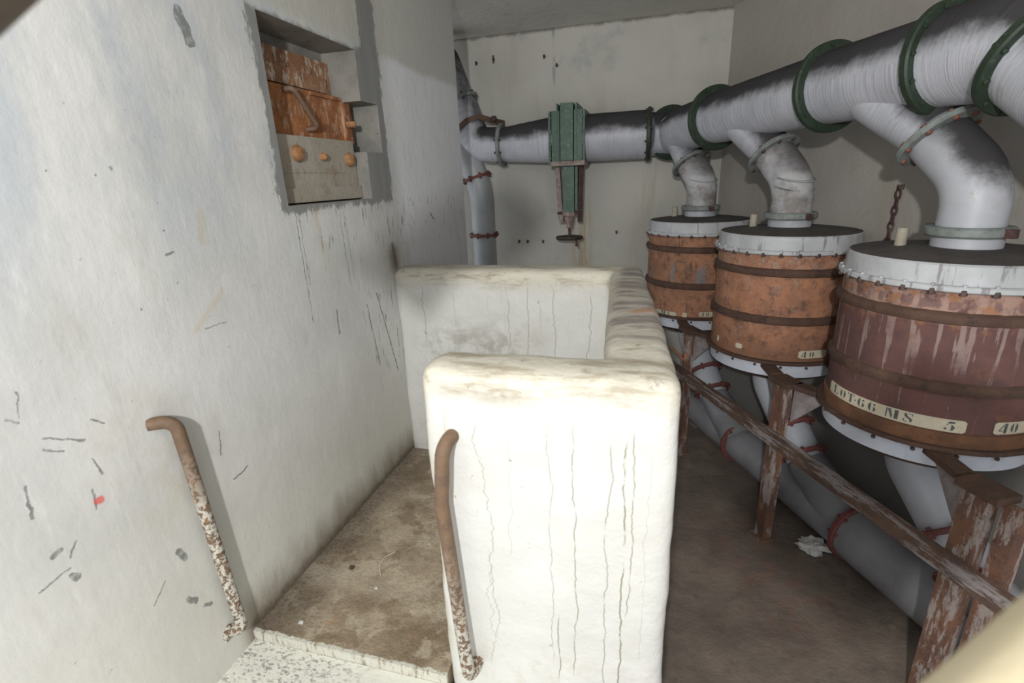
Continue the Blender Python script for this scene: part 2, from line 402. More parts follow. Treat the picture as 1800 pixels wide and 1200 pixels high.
def duct_paint(name='wrapped_duct_paint', dust_shade=True, wrap=1.0, col=(0.42, 0.43, 0.475), col2=(0.54, 0.55, 0.605)):
    m = Mt(name); P = m.P; uv = m.uv(); su = m.sep(uv)
    st = m.comb(m.mul(su[0], 1.2), m.mul(su[1], 1.0), 0.0)
    w1 = m.noise(m.vadd(m.scale(m.comb(su[0], su[1], 0.0), (1.5, 55, 1)), m.scale(P, (.7, .7, .7))), 1.6, 5, .65)
    base = m.mix(m.ss(m.noise(P, 5, 4), .3, .7), col, col2)
    base = m.mix(m.mul(m.ss(w1, .54, .66), .40*wrap), base, (0.24, 0.24, 0.27))
    base = m.mix(m.mul(m.ss(w1, .40, .30), .5*wrap), base, (0.78, 0.80, 0.86))
    rs = m.ss(m.noise(P, 9, 6, .7), .64, .74)
    base = m.mix(m.mul(rs, .35), base, (0.30, 0.22, 0.15))
    if dust_shade:
        # dusty soot on the upper side, blackened further to paint in its shade
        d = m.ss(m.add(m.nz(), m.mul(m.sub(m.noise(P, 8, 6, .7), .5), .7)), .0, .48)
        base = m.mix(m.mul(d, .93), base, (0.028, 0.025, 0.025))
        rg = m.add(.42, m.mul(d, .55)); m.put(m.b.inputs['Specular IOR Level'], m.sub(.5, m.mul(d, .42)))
    return m.out(base, rg if dust_shade else .42, w1, .5*wrap, .006)

def dirty_elbow():
    m = Mt('grimy_grey_pipe_paint'); P = m.P
    base = m.mix(m.ss(m.noise(P, 7, 6, .7), .4, .62), (0.42, 0.42, 0.44), (0.215, 0.195, 0.18))
    base = m.mix(m.mul(m.ss(m.noise(m.scale(P, (1, 1, 2.4)), 8, 6, .7), .56, .68), .6), base, (0.28, 0.15, 0.08))
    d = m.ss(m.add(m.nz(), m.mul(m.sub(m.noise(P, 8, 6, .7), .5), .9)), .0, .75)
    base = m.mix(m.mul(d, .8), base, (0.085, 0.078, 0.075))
    zb = m.mul(m.ss(m.Z, 1.64, 1.60), m.ss(m.Z, 1.50, 1.54))
    base = m.mix(m.mul(m.mul(zb, m.ss(m.noise(P, 12, 5), .35, .55)), .55), base, (0.60, 0.61, 0.63))
    return m.out(base, .55, m.noise(P, 26, 6, .7), .4, .008)

def rust(name, a, b, c=(0.05, 0.03, 0.02), pale=None, pf=.3, sc=6, zs=1.0):
    m = Mt(name); P = m.P; q = m.scale(P, (1, 1, zs))
    base = m.mix(m.ss(m.noise(q, sc, 6, .65), .33, .66), a, b)
    base = m.mix(m.mul(m.ss(m.noise(q, sc*3.2, 6, .75), .52, .68), .75), base, c)
    if pale: base = m.mix(m.mul(m.ss(m.noise(m.scale(P, (1, 1, .4)), sc*3, 7, .8), .52, .60), pf), base, pale)
    return m.out(base, .82, m.noise(P, 45, 6, .75), .6, .008)

def barrel_rust(kind):
    m = Mt('barrel_rust_' + kind); P = m.P; uv = m.uv(); su = m.sep(uv)
    ang = m.mul(su[0], 2*PI)
    cyl = m.comb(m.math('COSINE', ang), m.math('SINE', ang), m.mul(m.Z, 0.35))
    if kind == 'orange':
        base = m.mix(m.ss(m.noise(P, 7, 6, .65), .35, .65), (0.44, 0.205, 0.12), (0.32, 0.155, 0.095))
        base = m.mix(m.mul(m.ss(m.noise(P, 22, 8, .85), .47, .62), .75), base, (0.10, 0.06, 0.045))
        base = m.mix(m.mul(m.ss(m.noise(m.scale(P, (1, 1, .5)), 16, 7, .85), .54, .66), .6), base, (0.40, 0.32, 0.28))
        base = m.mix(m.mul(m.ss(m.noise(m.vadd(P, (2.0, 5.0, 1.0)), 9, 7, .75), .52, .64), .6), base, (0.52, 0.24, 0.12))
        lo = m.ss(m.add(m.Z, m.mul(m.noise(P, 8, 5), .1)), 1.0, .86)
        base = m.mix(m.mul(lo, .6), base, (0.17, 0.085, 0.045))
        hi = m.mul(m.ss(m.Z, 1.20, 1.22), m.ss(m.noise(P, 30, 5, .8), .48, .60))
        base = m.mix(m.mul(hi, .6), base, (0.40, 0.30, 0.24))
    elif kind == 'streaked':
        base = m.mix(m.ss(m.noise(P, 6, 6, .65), .35, .65), (0.43, 0.21, 0.12), (0.30, 0.15, 0.09))
        base = m.mix(m.mul(m.ss(m.noise(P, 22, 8, .85), .47, .62), .75), base, (0.09, 0.055, 0.04))
        s = m.mul(m.ss(m.noise(cyl, 5.5, 4, .6), .55, .62), m.mul(m.ss(m.Z, .99, 1.02), m.ss(m.add(m.Z, m.mul(m.noise(cyl, 9, 3), .25)), 1.27, 1.2)))
        base = m.mix(s, base, (0.22, 0.21, 0.22))
        s2 = m.ss(m.noise(m.vadd(cyl, (5.0, 2.0, 0.0)), 8, 4, .6), .62, .66)
        base = m.mix(m.mul(s2, .7), base, (0.05, 0.04, 0.04))
    else:
        base = m.mix(m.ss(m.noise(P, 8, 6, .65), .35, .65), (0.15, 0.068, 0.058), (0.10, 0.052, 0.048))
        # pale vertical runs of old paint
        jn = m.noise(m.comb(m.math('COSINE', ang), m.math('SINE', ang), m.mul(m.Z, .25)), 6, 4, .6)
        fq = m.add(m.mul(su[0], 28.0), m.mul(m.sub(jn, .5), 2.4))
        fr = m.ab(m.sub(m.math('FRACT', fq), .5))                       # .5 between the bolts
        wz = m.add(m.ss(m.Z, .92, 1.20, .015, .20), m.mul(m.sub(m.noise(P, 22, 6, .75), .5), .16))
        s = m.ss(m.add(fr, wz), .485, .53)
        s = m.mul(s, m.ss(m.noise(m.vadd(P, (4.0, 0.0, 0.0)), 7, 5), .36, .58))
        base = m.mix(m.mul(s, .62), base, (0.36, 0.27, 0.25))
        hi = m.mul(m.ss(m.Z, 1.185, 1.205), m.ss(m.noise(P, 17, 5, .7), .36, .58))
        base = m.mix(m.mul(hi, .85), base, (0.42, 0.27, 0.215))
        ov = m.math('SQRT', m.add(m.math('POWER', m.mul(m.sub(m.math('FRACT', fq), .5), .066), 2.0), m.math('POWER', m.sub(m.Z, 1.250), 2.0)))
        ov = m.add(ov, m.mul(m.sub(m.noise(P, 40, 5, .7), .5), .02))
        base = m.mix(m.mul(m.ss(ov, .018, .012), .7), base, (0.15, 0.085, 0.085))
        base = m.mix(m.mul(m.mul(m.ss(m.Z, 1.16, 1.20), m.ss(m.noise(P, 24, 6, .7), .5, .6)), .8), base, (0.33, 0.15, 0.065))
        og = m.ss(m.noise(P, 10, 6, .75), .60, .70)
        base = m.mix(m.mul(og, .5), base, (0.25, 0.11, 0.05))
        base = m.mix(m.mul(m.ss(m.noise(P, 34, 6, .8), .62, .70), .6), base, (0.04, 0.03, 0.03))
    return m.out(base, .8, m.noise(P, 50, 6, .75), .55, .006)

def lid_mat(dusty):
    m = Mt('lid_dust' if dusty else 'lid_grey_paint'); P = m.P
    if dusty:
        base = m.mix(m.ss(m.noise(P, 10, 6, .7), .35, .65), (0.055, 0.047, 0.045), (0.085, 0.075, 0.068))
        base = m.mix(m.mul(m.ss(m.noise(P, 24, 5, .7), .66, .74), .6), base, (0.17, 0.10, 0.06))
        return m.out(base, .95, m.noise(P, 60, 5, .7), .3, .004)
    q = m.scale(P, (1, 1, .12))
    base = m.mix(m.ss(m.noise(P, 9, 5), .3, .7), (0.40, 0.41, 0.42), (0.52, 0.53, 0.55))
    base = m.mix(m.mul(m.ss(m.noise(q, 38, 4, .6), .57, .66), .65), base, (0.14, 0.13, 0.12))
    return m.out(base, .5, m.noise(P, 40, 4), .3, .004)

def simple(name, a, b, sc=20, rough=.6, sp=None, spf=.5, bump=.3, bd=.004, metal=0.0):
    m = Mt(name); P = m.P
    base = m.mix(m.ss(m.noise(P, sc, 6, .65), .33, .67), a, b)
    if sp: base = m.mix(m.mul(m.ss(m.noise(P, sc*2.3, 6, .8), .57, .64), spf), base, sp)
    return m.out(base, rough, m.noise(P, sc*2.5, 5, .7), bump, bd, metal)

M = {}
M['left'] = plaster_left()
M['back'] = plaster_back('back_wall_paint', (0.44, 0.43, 0.39), (0.55, 0.535, 0.48), .55, .0)
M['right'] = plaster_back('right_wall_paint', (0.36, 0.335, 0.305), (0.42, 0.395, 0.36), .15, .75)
M['ceil'] = plaster_back('ceiling_paint', (0.52, 0.51, 0.47), (0.60, 0.59, 0.54), .2)
M['parapet'] = parapet_mat(); M['dirt'] = dirt_floor(); M['floor'] = room_floor(); M['sill'] = sill_mat()
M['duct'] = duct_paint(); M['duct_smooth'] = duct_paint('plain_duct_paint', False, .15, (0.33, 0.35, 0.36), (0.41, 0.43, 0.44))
M['floorpipe'] = duct_paint('low_pipe_paint', False, .12, (0.19, 0.19, 0.20), (0.27, 0.27, 0.29))
M['outlet'] = duct_paint('outlet_paint', False, .1, (0.42, 0.44, 0.48), (0.50, 0.52, 0.57))
M['elbow'] = dirty_elbow()
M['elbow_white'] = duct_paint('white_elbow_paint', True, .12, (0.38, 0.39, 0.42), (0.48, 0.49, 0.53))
M['green'] = simple('dark_green_paint', (0.016, 0.030, 0.017), (0.027, 0.044, 0.027), 25, .55, (0.14, 0.17, 0.15), .3)
M['green_valve'] = simple('valve_green_paint', (0.035, 0.085, 0.058), (0.065, 0.13, 0.09), 18, .45, (0.30, 0.36, 0.33), .5)
M['grey_flange'] = simple('chipped_grey_green', (0.24, 0.27, 0.26), (0.16, 0.17, 0.16), 22, .55, (0.10, 0.16, 0.10), .8)
M['red_flange'] = simple('red_lead_flange', (0.20, 0.055, 0.05), (0.13, 0.05, 0.045), 25, .7, (0.33, 0.24, 0.24), .4)
M['nut'] = simple('dark_nut', (0.05, 0.035, 0.03), (0.11, 0.06, 0.05), 60, .6)
M['nut_rust'] = simple('rusty_nut', (0.16, 0.06, 0.045), (0.24, 0.11, 0.07), 60, .8)
M['nut_red'] = simple('red_nut', (0.22, 0.07, 0.06), (0.12, 0.05, 0.045), 60, .8)
M['barrel_o'] = barrel_rust('orange'); M['barrel_s'] = barrel_rust('streaked'); M['barrel_m'] = barrel_rust('maroon')
M['lid'] = lid_mat(False); M['lid_dust'] = lid_mat(True)
M['band'] = rust('band_rust', (0.115, 0.065, 0.042), (0.075, 0.04, 0.03), (0.03, 0.02, 0.018), sc=12)
M['lowband'] = rust('low_band_rust', (0.22, 0.10, 0.045), (0.13, 0.065, 0.035), (0.07, 0.04, 0.025), sc=9)
M['white_ring'] = simple('pale_blue_white_paint', (0.55, 0.59, 0.67), (0.64, 0.67, 0.74), 6, .45, (0.40, 0.43, 0.50), .3)
def flaky(name, along, a, b, pale, pf):
    m = Mt(name); P = m.P
    if along == 'z': q = m.scale(P, (1, 1, .22))
    else:
        x = m.n('ShaderNodeVectorRotate'); x.rotation_type = 'Z_AXIS'; m.put(x.inputs['Vector'], P); x.inputs['Angle'].default_value = -math.radians(115.5)
        q = m.scale(x.outputs[0], (.16, 1, 1))
    base = m.mix(m.ss(m.noise(P, 12, 6, .7), .35, .65), a, b)
    base = m.mix(m.mul(m.ss(m.noise(q, 24, 7, .75), .50, .58), pf), base, pale)
    base = m.mix(m.mul(m.ss(m.noise(P, 30, 7, .8), .55, .65), .7), base, (0.06, 0.035, 0.028))
    return m.out(base, .8, m.noise(P, 45, 6, .75), .6, .008)
M['stand'] = flaky('stand_flaking_paint', 'z', (0.20, 0.095, 0.055), (0.13, 0.07, 0.05), (0.40, 0.35, 0.33), .8)
M['rail'] = flaky('rail_flaking_paint', 'u', (0.14, 0.085, 0.06), (0.10, 0.06, 0.045), (0.38, 0.345, 0.345), .75)
M['gusset'] = simple('grey_gusset_paint', (0.30, 0.28, 0.28), (0.20, 0.16, 0.15), 20, .7, (0.15, 0.07, 0.04), .7)
M['cream_label'] = simple('cream_label_paint', (0.56, 0.49, 0.36), (0.62, 0.56, 0.43), 20, .7, (0.45, 0.27, 0.12), .5)
M['ink'] = simple('stencil_ink', (0.075, 0.085, 0.085), (0.12, 0.13, 0.125), 50, .8)
def grab_mat(name, lo, hi):
    m = Mt(name); P = m.P
    base = m.mix(m.ss(m.noise(P, 30, 5, .7), .35, .65), (0.17, 0.105, 0.06), (0.115, 0.075, 0.05))
    wp = m.mul(m.ss(m.noise(P, 85, 4, .7), .47, .53), m.ss(m.add(m.Z, m.mul(m.noise(P, 12, 4), .2)), hi+.1, lo+.1))
    base = m.mix(m.mul(wp, .9), base, (0.55, 0.54, 0.48))
    base = m.mix(m.mul(m.ss(m.noise(P, 60, 4, .8), .62, .66), .8), base, (0.38, 0.17, 0.05))
    return m.out(base, .7, m.noise(P, 120, 5, .7), .6, .003)
M['grab_l'] = grab_mat('left_rail_paint', .80, 1.12); M['grab_r'] = grab_mat('right_rail_paint', .55, .95)
M['shutter'] = rust('shutter_rust', (0.36, 0.145, 0.05), (0.24, 0.09, 0.035), (0.12, 0.06, 0.035), (0.52, 0.38, 0.27), .6, 16)
M['shutter_top'] = rust('shutter_top_rust', (0.33, 0.19, 0.11), (0.24, 0.11, 0.05), (0.10, 0.055, 0.035), (0.56, 0.49, 0.41), .95, 14)
M['shutter_grey'] = rust('shutter_grey_paint', (0.30, 0.265, 0.215), (0.36, 0.33, 0.28), (0.27, 0.19, 0.12), sc=6)
M['handle'] = simple('brown_handle', (0.17, 0.105, 0.07), (0.13, 0.08, 0.055), 30, .6)
M['oxide'] = simple('orange_oxide', (0.40, 0.21, 0.10), (0.27, 0.12, 0.05), 60, .95, (0.55, 0.36, 0.2), .5, 1.0)
M['recess'] = simple('grey_cement_recess', (0.17, 0.165, 0.15), (0.25, 0.24, 0.215), 9, .75, (0.11, 0.105, 0.095), .6)
M['dark_iron'] = rust('dark_iron', (0.10, 0.045, 0.04), (0.055, 0.03, 0.028), (0.02, 0.015, 0.015), (0.28, 0.22, 0.22), .4, 18)
M['flake'] = simple('pale_flaking_iron', (0.36, 0.30, 0.28), (0.22, 0.15, 0.13), 30, .8, (0.10, 0.05, 0.04), .8)
M['wheel'] = simple('black_olive_iron', (0.02, 0.02, 0.012), (0.04, 0.035, 0.02), 30, .6)
M['strap'] = rust('strap_rust', (0.17, 0.10, 0.07), (0.11, 0.07, 0.05), (0.05, 0.035, 0.03), sc=15)
M['cream_near'] = simple('cream_gloss_paint', (0.66, 0.57, 0.38), (0.70, 0.61, 0.42), 4, .5)
M['brown_near'] = simple('grey_brown_paint', (0.16, 0.125, 0.09), (0.13, 0.105, 0.085), 4, .6)
M['lump'] = simple('white_plaster', (0.60, 0.60, 0.58), (0.50, 0.49, 0.46), 20, .8)
M['stub'] = simple('beige_stub', (0.40, 0.37, 0.30), (0.33, 0.29, 0.23), 30, .6)
M['straw'] = simple('pale_straw', (0.62, 0.58, 0.48), (0.55, 0.5, 0.4), 30, .7)
M['lever'] = simple('orange_lever_rust', (0.42, 0.20, 0.10), (0.34, 0.15, 0.08), 40, .8)

def struct(o): o['kind'] = 'structure'; return o

# ------------------------------------------------------------------ row geometry (barrel row runs along U, wall side is N)
U_ = Vector((-math.sin(math.radians(25.5)), math.cos(math.radians(25.5)), 0)); N_ = Vector((U_.y, -U_.x, 0))
B2 = Vector((.618, 2.637, 0)); SP = .78
def RP(t, z, off=0.0): return B2 - U_*t + N_*off + Vector((0, 0, z))
YB = 3.8; CR = Vector((.43, 3.8, 0)); ZC = 2.60; XW = -1.05

# ------------------------------------------------------------------ the room
# left wall block with the stepped recess
def left_wall():
    ys = [-1.6, 0.0, 1.315, 1.80, 1.92, 2.81]; zs = [-.0, .43, 1.59, 1.76, 1.935, 2.10, 2.66]; xb = -1.19
    hole = {(2, 2), (2, 3), (2, 4), (3, 3)}
    V = []; F = []
    def q(*p):
        b = len(V); V.extend(p); F.append((b, b+1, b+2, b+3))
    for i in range(len(ys)-1):
        for j in range(len(zs)-1):
            x = xb if (i, j) in hole else XW
            q((x, ys[i], zs[j]), (x, ys[i+1], zs[j]), (x, ys[i+1], zs[j+1]), (x, ys[i], zs[j+1]))
            for di, dj, a, b in ((1, 0, (ys[i+1], zs[j]), (ys[i+1], zs[j+1])), (-1, 0, (ys[i], zs[j]), (ys[i], zs[j+1])),
                                 (0, 1, (ys[i], zs[j+1]), (ys[i+1], zs[j+1])), (0, -1, (ys[i], zs[j]), (ys[i+1], zs[j]))):
                if (i, j) in hole and (i+di, j+dj) not in hole:
                    q((XW, *a), (XW, *b), (xb, *b), (xb, *a))
    xo = -1.9
    q((XW, ys[-1], 0), (xo, ys[-1], 0), (xo, ys[-1], 2.66), (XW, ys[-1], 2.66))
    q((XW, ys[0], 0), (xo, ys[0], 0), (xo, ys[0], 2.66), (XW, ys[0], 2.66))
    q((xo, ys[0], 0), (xo, ys[-1], 0), (xo, ys[-1], 2.66), (xo, ys[0], 2.66))
    q((XW, ys[0], 2.66), (xo, ys[0], 2.66), (xo, ys[-1], 2.66), (XW, ys[-1], 2.66))
    q((XW, ys[0], 0), (xo, ys[0], 0), (xo, ys[-1], 0), (XW, ys[-1], 0))
    o = struct(mk('wall_left', [(V, F)], M['left'], smooth=False))
    o.data.materials.append(M['recess'])
    ox = o.location
    for p in o.data.polygons:
        c = p.center + ox
        if -1.195 < c.x < XW-.005 and c.y > 1.2 and c.y < 2.0 and c.z > 1.5 and c.z < 2.15: p.material_index = 1
left_wall()
struct(mk('wall_back', [box((-.85, YB+.1, 1.32), (4.2, .2, 2.7))], M['back'], smooth=False))
a = CR + N_*0.0; L_ = 5.0
struct(mk('wall_right', [prism([a, a - U_*L_, a - U_*L_ + Vector((0, 0, 2.66)), a + Vector((0, 0, 2.66))], N_, .2)], M['right'], smooth=False))
struct(mk('ceiling', [box((0.2, 2.05, ZC+.06), (5.6, 3.7, .12))], M['ceil'], smooth=False))
struct(mk('floor', [box((.3, 1.2, -.05), (6.0, 5.6, .1))], M['floor'], smooth=False))

# raised landing, its painted sill in front
pl = mk('landing_platform', [prism([(XW, .86, 0), (-.455, .86, 0), (-.455, .995, 0), (-.09, .995, 0), (-.145, 1.905, 0), (XW, 1.905, 0)], (0, 0, 1), .44)], M['dirt'], smooth=False)
pl['label'] = 'raised brown dirty concrete landing enclosed by the white parapet'; pl['category'] = 'platform'
sl = mk('entrance_sill', [box((-.595, .459, .205), (.91, .80, .41))], M['sill'], smooth=False)
sl['label'] = 'speckled white painted sill in front of the brown landing'; sl['category'] = 'step'

# parapet: U-shaped low wall with a rounded crown, lumpy with paint
def parapet():
    x0, x1, xi, xl = -1.055, .072, -.143, -.452; y0, y1, yi, yf = .86, 2.05, .995, 1.905; zt = 1.298
    pts = [(xl, y0), (x1, y0), (x1-.098, y1), (x0, y1), (x0, yf), (xi, yf), (xi+.055, yi), (xl, yi)]
    bm = bmesh.new(); lo = [bm.verts.new((x, y, .0)) for x, y in pts]; hi = [bm.verts.new((x, y, zt)) for x, y in pts]
    bm.faces.new(lo[::-1]); bm.faces.new(hi); n = len(pts)
    for i in range(n): bm.faces.new((lo[i], lo[(i+1) % n], hi[(i+1) % n], hi[i]))
    def is_v(e, ids): return any((e.verts[0] in (lo[i], hi[i])) and (e.verts[1] in (lo[i], hi[i])) for i in ids)
    E1 = [e for e in bm.edges if is_v(e, (0, 1, 2, 7))]
    bmesh.ops.bevel(bm, geom=E1, offset=.035, segments=5, affect='EDGES', profile=.5)
    E2 = [e for e in bm.edges if all(abs(v.co.z-zt) < 1e-5 for v in e.verts) and len(e.link_faces) == 2 and any(f.normal.z < .5 for f in e.link_faces)]
    bmesh.ops.bevel(bm, geom=E2, offset=.064, segments=8, affect='EDGES', profile=.5, clamp_overlap=True)
    for v in bm.verts:
        if v.co.z > .5: v.co.z -= .012*max(0.0, min(1.0, (1.45 - v.co.y)/.45))
    bmesh.ops.recalc_face_normals(bm, faces=bm.faces)
    me = bpy.data.meshes.new('parapet'); bm.to_mesh(me); bm.free(); me.materials.append(M['parapet'])
    o = bpy.data.objects.new('parapet', me); COL.objects.link(o)
    r = o.modifiers.new('remesh', 'REMESH'); r.mode = 'VOXEL'; r.voxel_size = .013; r.use_smooth_shade = True
    s = o.modifiers.new('smooth', 'SMOOTH'); s.iterations = 6; s.factor = .5
    tx = bpy.data.textures.new('lumps', 'CLOUDS'); tx.noise_scale = .17; tx.noise_depth = 2
    d = o.modifiers.new('displace', 'DISPLACE'); d.texture = tx; d.texture_coords = 'GLOBAL'; d.strength = .012; d.mid_level = .5
    o['label'] = 'thick white plastered parapet with a rounded crown wrapping the landing'; o['category'] = 'parapet'
parapet()

# ------------------------------------------------------------------ grab rails
def grab(label, pts, r, mat, plates=()):
    t = Thing('grab_rail', label, 'handrail', pts[-1])
    mk('bar', [tube(pts, r, 16, wob=.02)], mat, t)
    for c, ax, R in plates: mk('wall_collar', [lathe([(R, -.02), (R, .004), (R*.7, .008)], c, ax, 14, jit=.003)], mat, t)
P1 = [Vector((-1.055, .742, 1.156))] + arc((-1.055, .742, 1.156), (-1.016, .775, 1.155), .030, (-1.018, .805, .56), 8)
P1 = P1 + dens([P1[-1], (-1.018, .805, .55)], .06)[1:] + arc((-1.018, .806, .6), (-1.018, .807, .515), .015, (-1.055, .79, .512), 6) + [Vector((-1.06, .788, .512))]
grab('rusty bent grab rail with flaking white paint on the left wall', P1, .0145, M['grab_l'], (((-1.05, .788, .512), (1, 0, 0), .022),))
P2 = [Vector((-.380, .88, 1.138))] + arc((-.380, .88, 1.138), (-.386, .815, 1.135), .03, (-.397, .815, 1.02), 7)
P2 = P2 + dens([P2[-1], (-.399, .815, 1.0), (-.374, .815, .56)], .06)[1:] + arc((-.374, .815, .6), (-.371, .815, .512), .025, (-.362, .88, .520), 6) + [Vector((-.362, .89, .521))]
grab('rusty brown bent grab rail standing off the front face of the white parapet', P2, .0155, M['grab_r'])

# ------------------------------------------------------------------ embrasure shutter in the recess
def shutter():
    t = Thing('embrasure_shutter', 'rusty steel shutter with a bent handle set in the grey wall recess', 'shutter', (-1.15, 1.6, 1.60))
    o = mk('back_plate', [box((-1.178, 1.60, 2.005), (.02, .52, .12))], M['shutter_top'], t, label='rust-blotched upper plate behind the door')
    o = mk('upper_plate', [box((-1.166, 1.545, 1.985), (.02, .42, .05))], M['shutter_top'], t, smooth=False)
    d = mk('door', [box((-1.150, 1.60, 1.872), (.022, .54, .155)), box((-1.136, 1.822, 1.872), (.016, .045, .150)), box((-1.136, 1.72, 1.944), (.014, .20, .012))],
           M['shutter'], t, smooth=False, label='orange rusted sliding door')
    hp = [Vector((-1.15, 1.50, 1.925)), Vector((-1.118, 1.498, 1.925))]
    hp = [Vector((-1.15, 1.490, 1.935))] + arc((-1.15, 1.49, 1.935), (-1.105, 1.495, 1.94), .014, (-1.105, 1.595, 1.835), 6) + arc((-1.105, 1.495, 1.94), (-1.105, 1.600, 1.832), .016, (-1.15, 1.585, 1.825), 6) + [Vector((-1.15, 1.583, 1.825))]
    mk('handle', [tube(hp, .0085, 12)], M['handle'], d, label='bent brown rod handle')
    lp = mk('sill_plate', [box((-1.125, 1.555, 1.696), (.05, .475, .205))], M['shutter_grey'], t, smooth=False, label='grey-beige lower plate with rusty bolt heads')
    mk('ledge', [box((-1.128, 1.56, 1.618), (.08, .47, .045)), box((-1.112, 1.52, 1.689), (.03, .38, .004))], M['shutter_grey'], t, smooth=False)
    for y, z, r in ((1.455, 1.745, .024), (1.588, 1.738, .013), (1.748, 1.733, .024)):
        mk('bolt', [lathe([(r, 0), (r*1.05, .008), (r*.8, .018), (r*.3, .022)], (-1.101, y, z), (1, 0, 0), 16, jit=.0012)], M['oxide'], t)
    mk('hinge_pin', [lathe([(.011, 0), (.012, .03), (.007, .034)], (-1.12, 1.80, 1.86), (1, .3, 0), 10, jit=.002)], M['oxide'], t)
    # chipped plaster lip hanging over the opening
shutter()

# ------------------------------------------------------------------ flanges
def flange(par, c, ax, ri, ro, t, mat, nb, bmat, bR=None, br=.009, bh=.012, ph=.1, jit=0.0, both=True, name='flange'):
    f = mk(name, [ring(c, ax, ri, ro, t, 48, jit)], mat, par)
    if nb: bolts(f, c, ax, bR or (ri+ro)/2, nb, br, bh, bmat, t/2, ph, both)
    return f

# ------------------------------------------------------------------ main duct above the barrels
OFF = -.05
def D(t, z): return RP(t, z, OFF)
def EF(k): return RP(SP*k + (-.10, -.135, -.130)[k+1], (1.70, 1.715, 1.725)[k+1], -.03)
def main_duct():
    t = Thing('main_duct', 'long silver-white duct with green flanges running above the rusty barrels', 'duct', D(.2, 1.80))
    A = D(-1.11, 1.885); Bq = D(-.6, 1.915); Cq = D(.2, 1.935); Dq = D(.66, 1.94)
    R = .132
    segs = [(A, Bq, .128, .130), (Bq, Cq, .130, .134), (Cq, Dq, .134, .136)]
    for a, b, r0, r1 in segs:
        p = dens([a, b], .03); n = len(p)
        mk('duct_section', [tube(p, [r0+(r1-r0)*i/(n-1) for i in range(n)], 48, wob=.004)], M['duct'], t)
    # last visible section bends down and outwards
    e1 = Dq + (-U_)*.20; e2 = e1 + (-U_*.8 - N_*.10 + Vector((0, 0, -.62))).normalized()*.6
    pp = [Dq] + arc(Dq, Dq - U_*.22, .22, Dq - U_*.22 + (-U_*.80 - N_*.10 + Vector((0, 0, -.60))).normalized()*.5, 12)
    dr = (pp[-1]-pp[-2]).normalized()
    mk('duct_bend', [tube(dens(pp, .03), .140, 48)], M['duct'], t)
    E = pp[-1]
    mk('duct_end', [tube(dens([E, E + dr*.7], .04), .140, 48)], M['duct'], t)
    for c, ax, ph in ((A, -U_, .2), (Bq, -U_, .5), (Cq, -U_, .3), (Dq, -U_, .6), (E, dr, .1)):
        flange(t, c, ax, .126, .166, .030, M['green'], 12, M['green'], .150, .008, .007, ph)
    # slanting branches
    for k in (-1, 0, 1):
        tt = SP*k
        e = EF(k)
        p0 = RP(tt-(.43 if k > -1 else .26), 1.945, OFF); p1 = e
        rr = []; pts = dens([p0, p1], .03); n = len(pts)
        for i in range(n): rr.append(.118 + (.086-.118)*i/(n-1))
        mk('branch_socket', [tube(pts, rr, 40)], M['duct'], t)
main_duct()

def elbow(k, label, mat, groove):
    tt = SP*k
    sh = .018 if k == 1 else 0.0
    a = EF(k); corner = RP(tt-.012+sh, 1.575, -.004); b = RP(tt+sh, 1.44, 0)
    ax = (corner - a).normalized(); tt += sh
    t = Thing('elbow_pipe', label, 'pipe elbow', RP(tt, 1.38))
    pts = [a + ax*.012] + arc(a, RP(tt, 1.578, 0), .20 if k > -1 else .17, b, 14) + [b]
    if (pts[1]-pts[0]).dot(ax) < 0: pts = pts[1:]
    mk('pipe', [tube(dens(pts, .025), .086, 40, wob=.003)], mat, t)
    flange(t, a + ax*.012, ax, .08, .119, .020, M['grey_flange'], 9, M['nut_rust' if k == 1 else 'nut'], .104, .009, .008, .3, .001)
    c = RP(tt, 1.432)
    mk('collar', [ring(c, (0, 0, 1), .08, .112, .030, 40, .001)], M['grey_flange'], t)
    mk('neck', [lathe([(.090, 0), (.090, .05)], RP(tt, 1.375), seg=40)], M['elbow_white'], t, label='pale band below the clamp collar')
    # clamp ears with a bolt
    for s in (-1, 1):
        e = c + (U_*s)*.118
        mk('clamp_ear', [box(e, (.022, .03, .026), Matrix.Rotation(math.radians(25.5), 3, 'Z'))], M['dark_iron'], t, smooth=False)
    if groove:
        for z in (1.56, 1.60):
            mk('weld_seam', [lathe([(.086, -.004), (.0905, 0), (.086, .004)], RP(tt-.005, z), (U_.x*-.25, U_.y*-.25, 1), 36)], mat, t)
elbow(-1, 'short grimy elbow pipe dropping into the far barrel, nearest the room corner', M['elbow'], True)
elbow(0, 'dirty brown-grey elbow pipe dropping into the middle barrel', M['elbow'], True)
elbow(1, 'large white elbow pipe with sooty, shade-painted top dropping into the near maroon barrel', M['elbow_white'], False)

# ------------------------------------------------------------------ filter barrels
def arcplate(c, r, p0, p1, z0, z1, t=.0015, n=24, cut=None):
    V = []; F = []
    for i in range(n+1):
        k = i/n; a = math.radians(p0 + (p1-p0)*k)
        ins = 0.0
        if i in (0, n): ins = (z1-z0)*.14
        for rr in (r, r+t):
            for z in (z0+ins, z1-ins): V.append((c.x + rr*math.cos(a), c.y + rr*math.sin(a), z))
    for i in range(n):
        b = 4*i; e = b+4
        F += [(b+2, e+2, e+3, b+3), (b, b+1, e+1, e), (b+1, b+3, e+3, e+1), (b, e, e+2, b+2)]
    F += [(0, 2, 3, 1), (4*n, 4*n+1, 4*n+3, 4*n+2)]
    return V, F

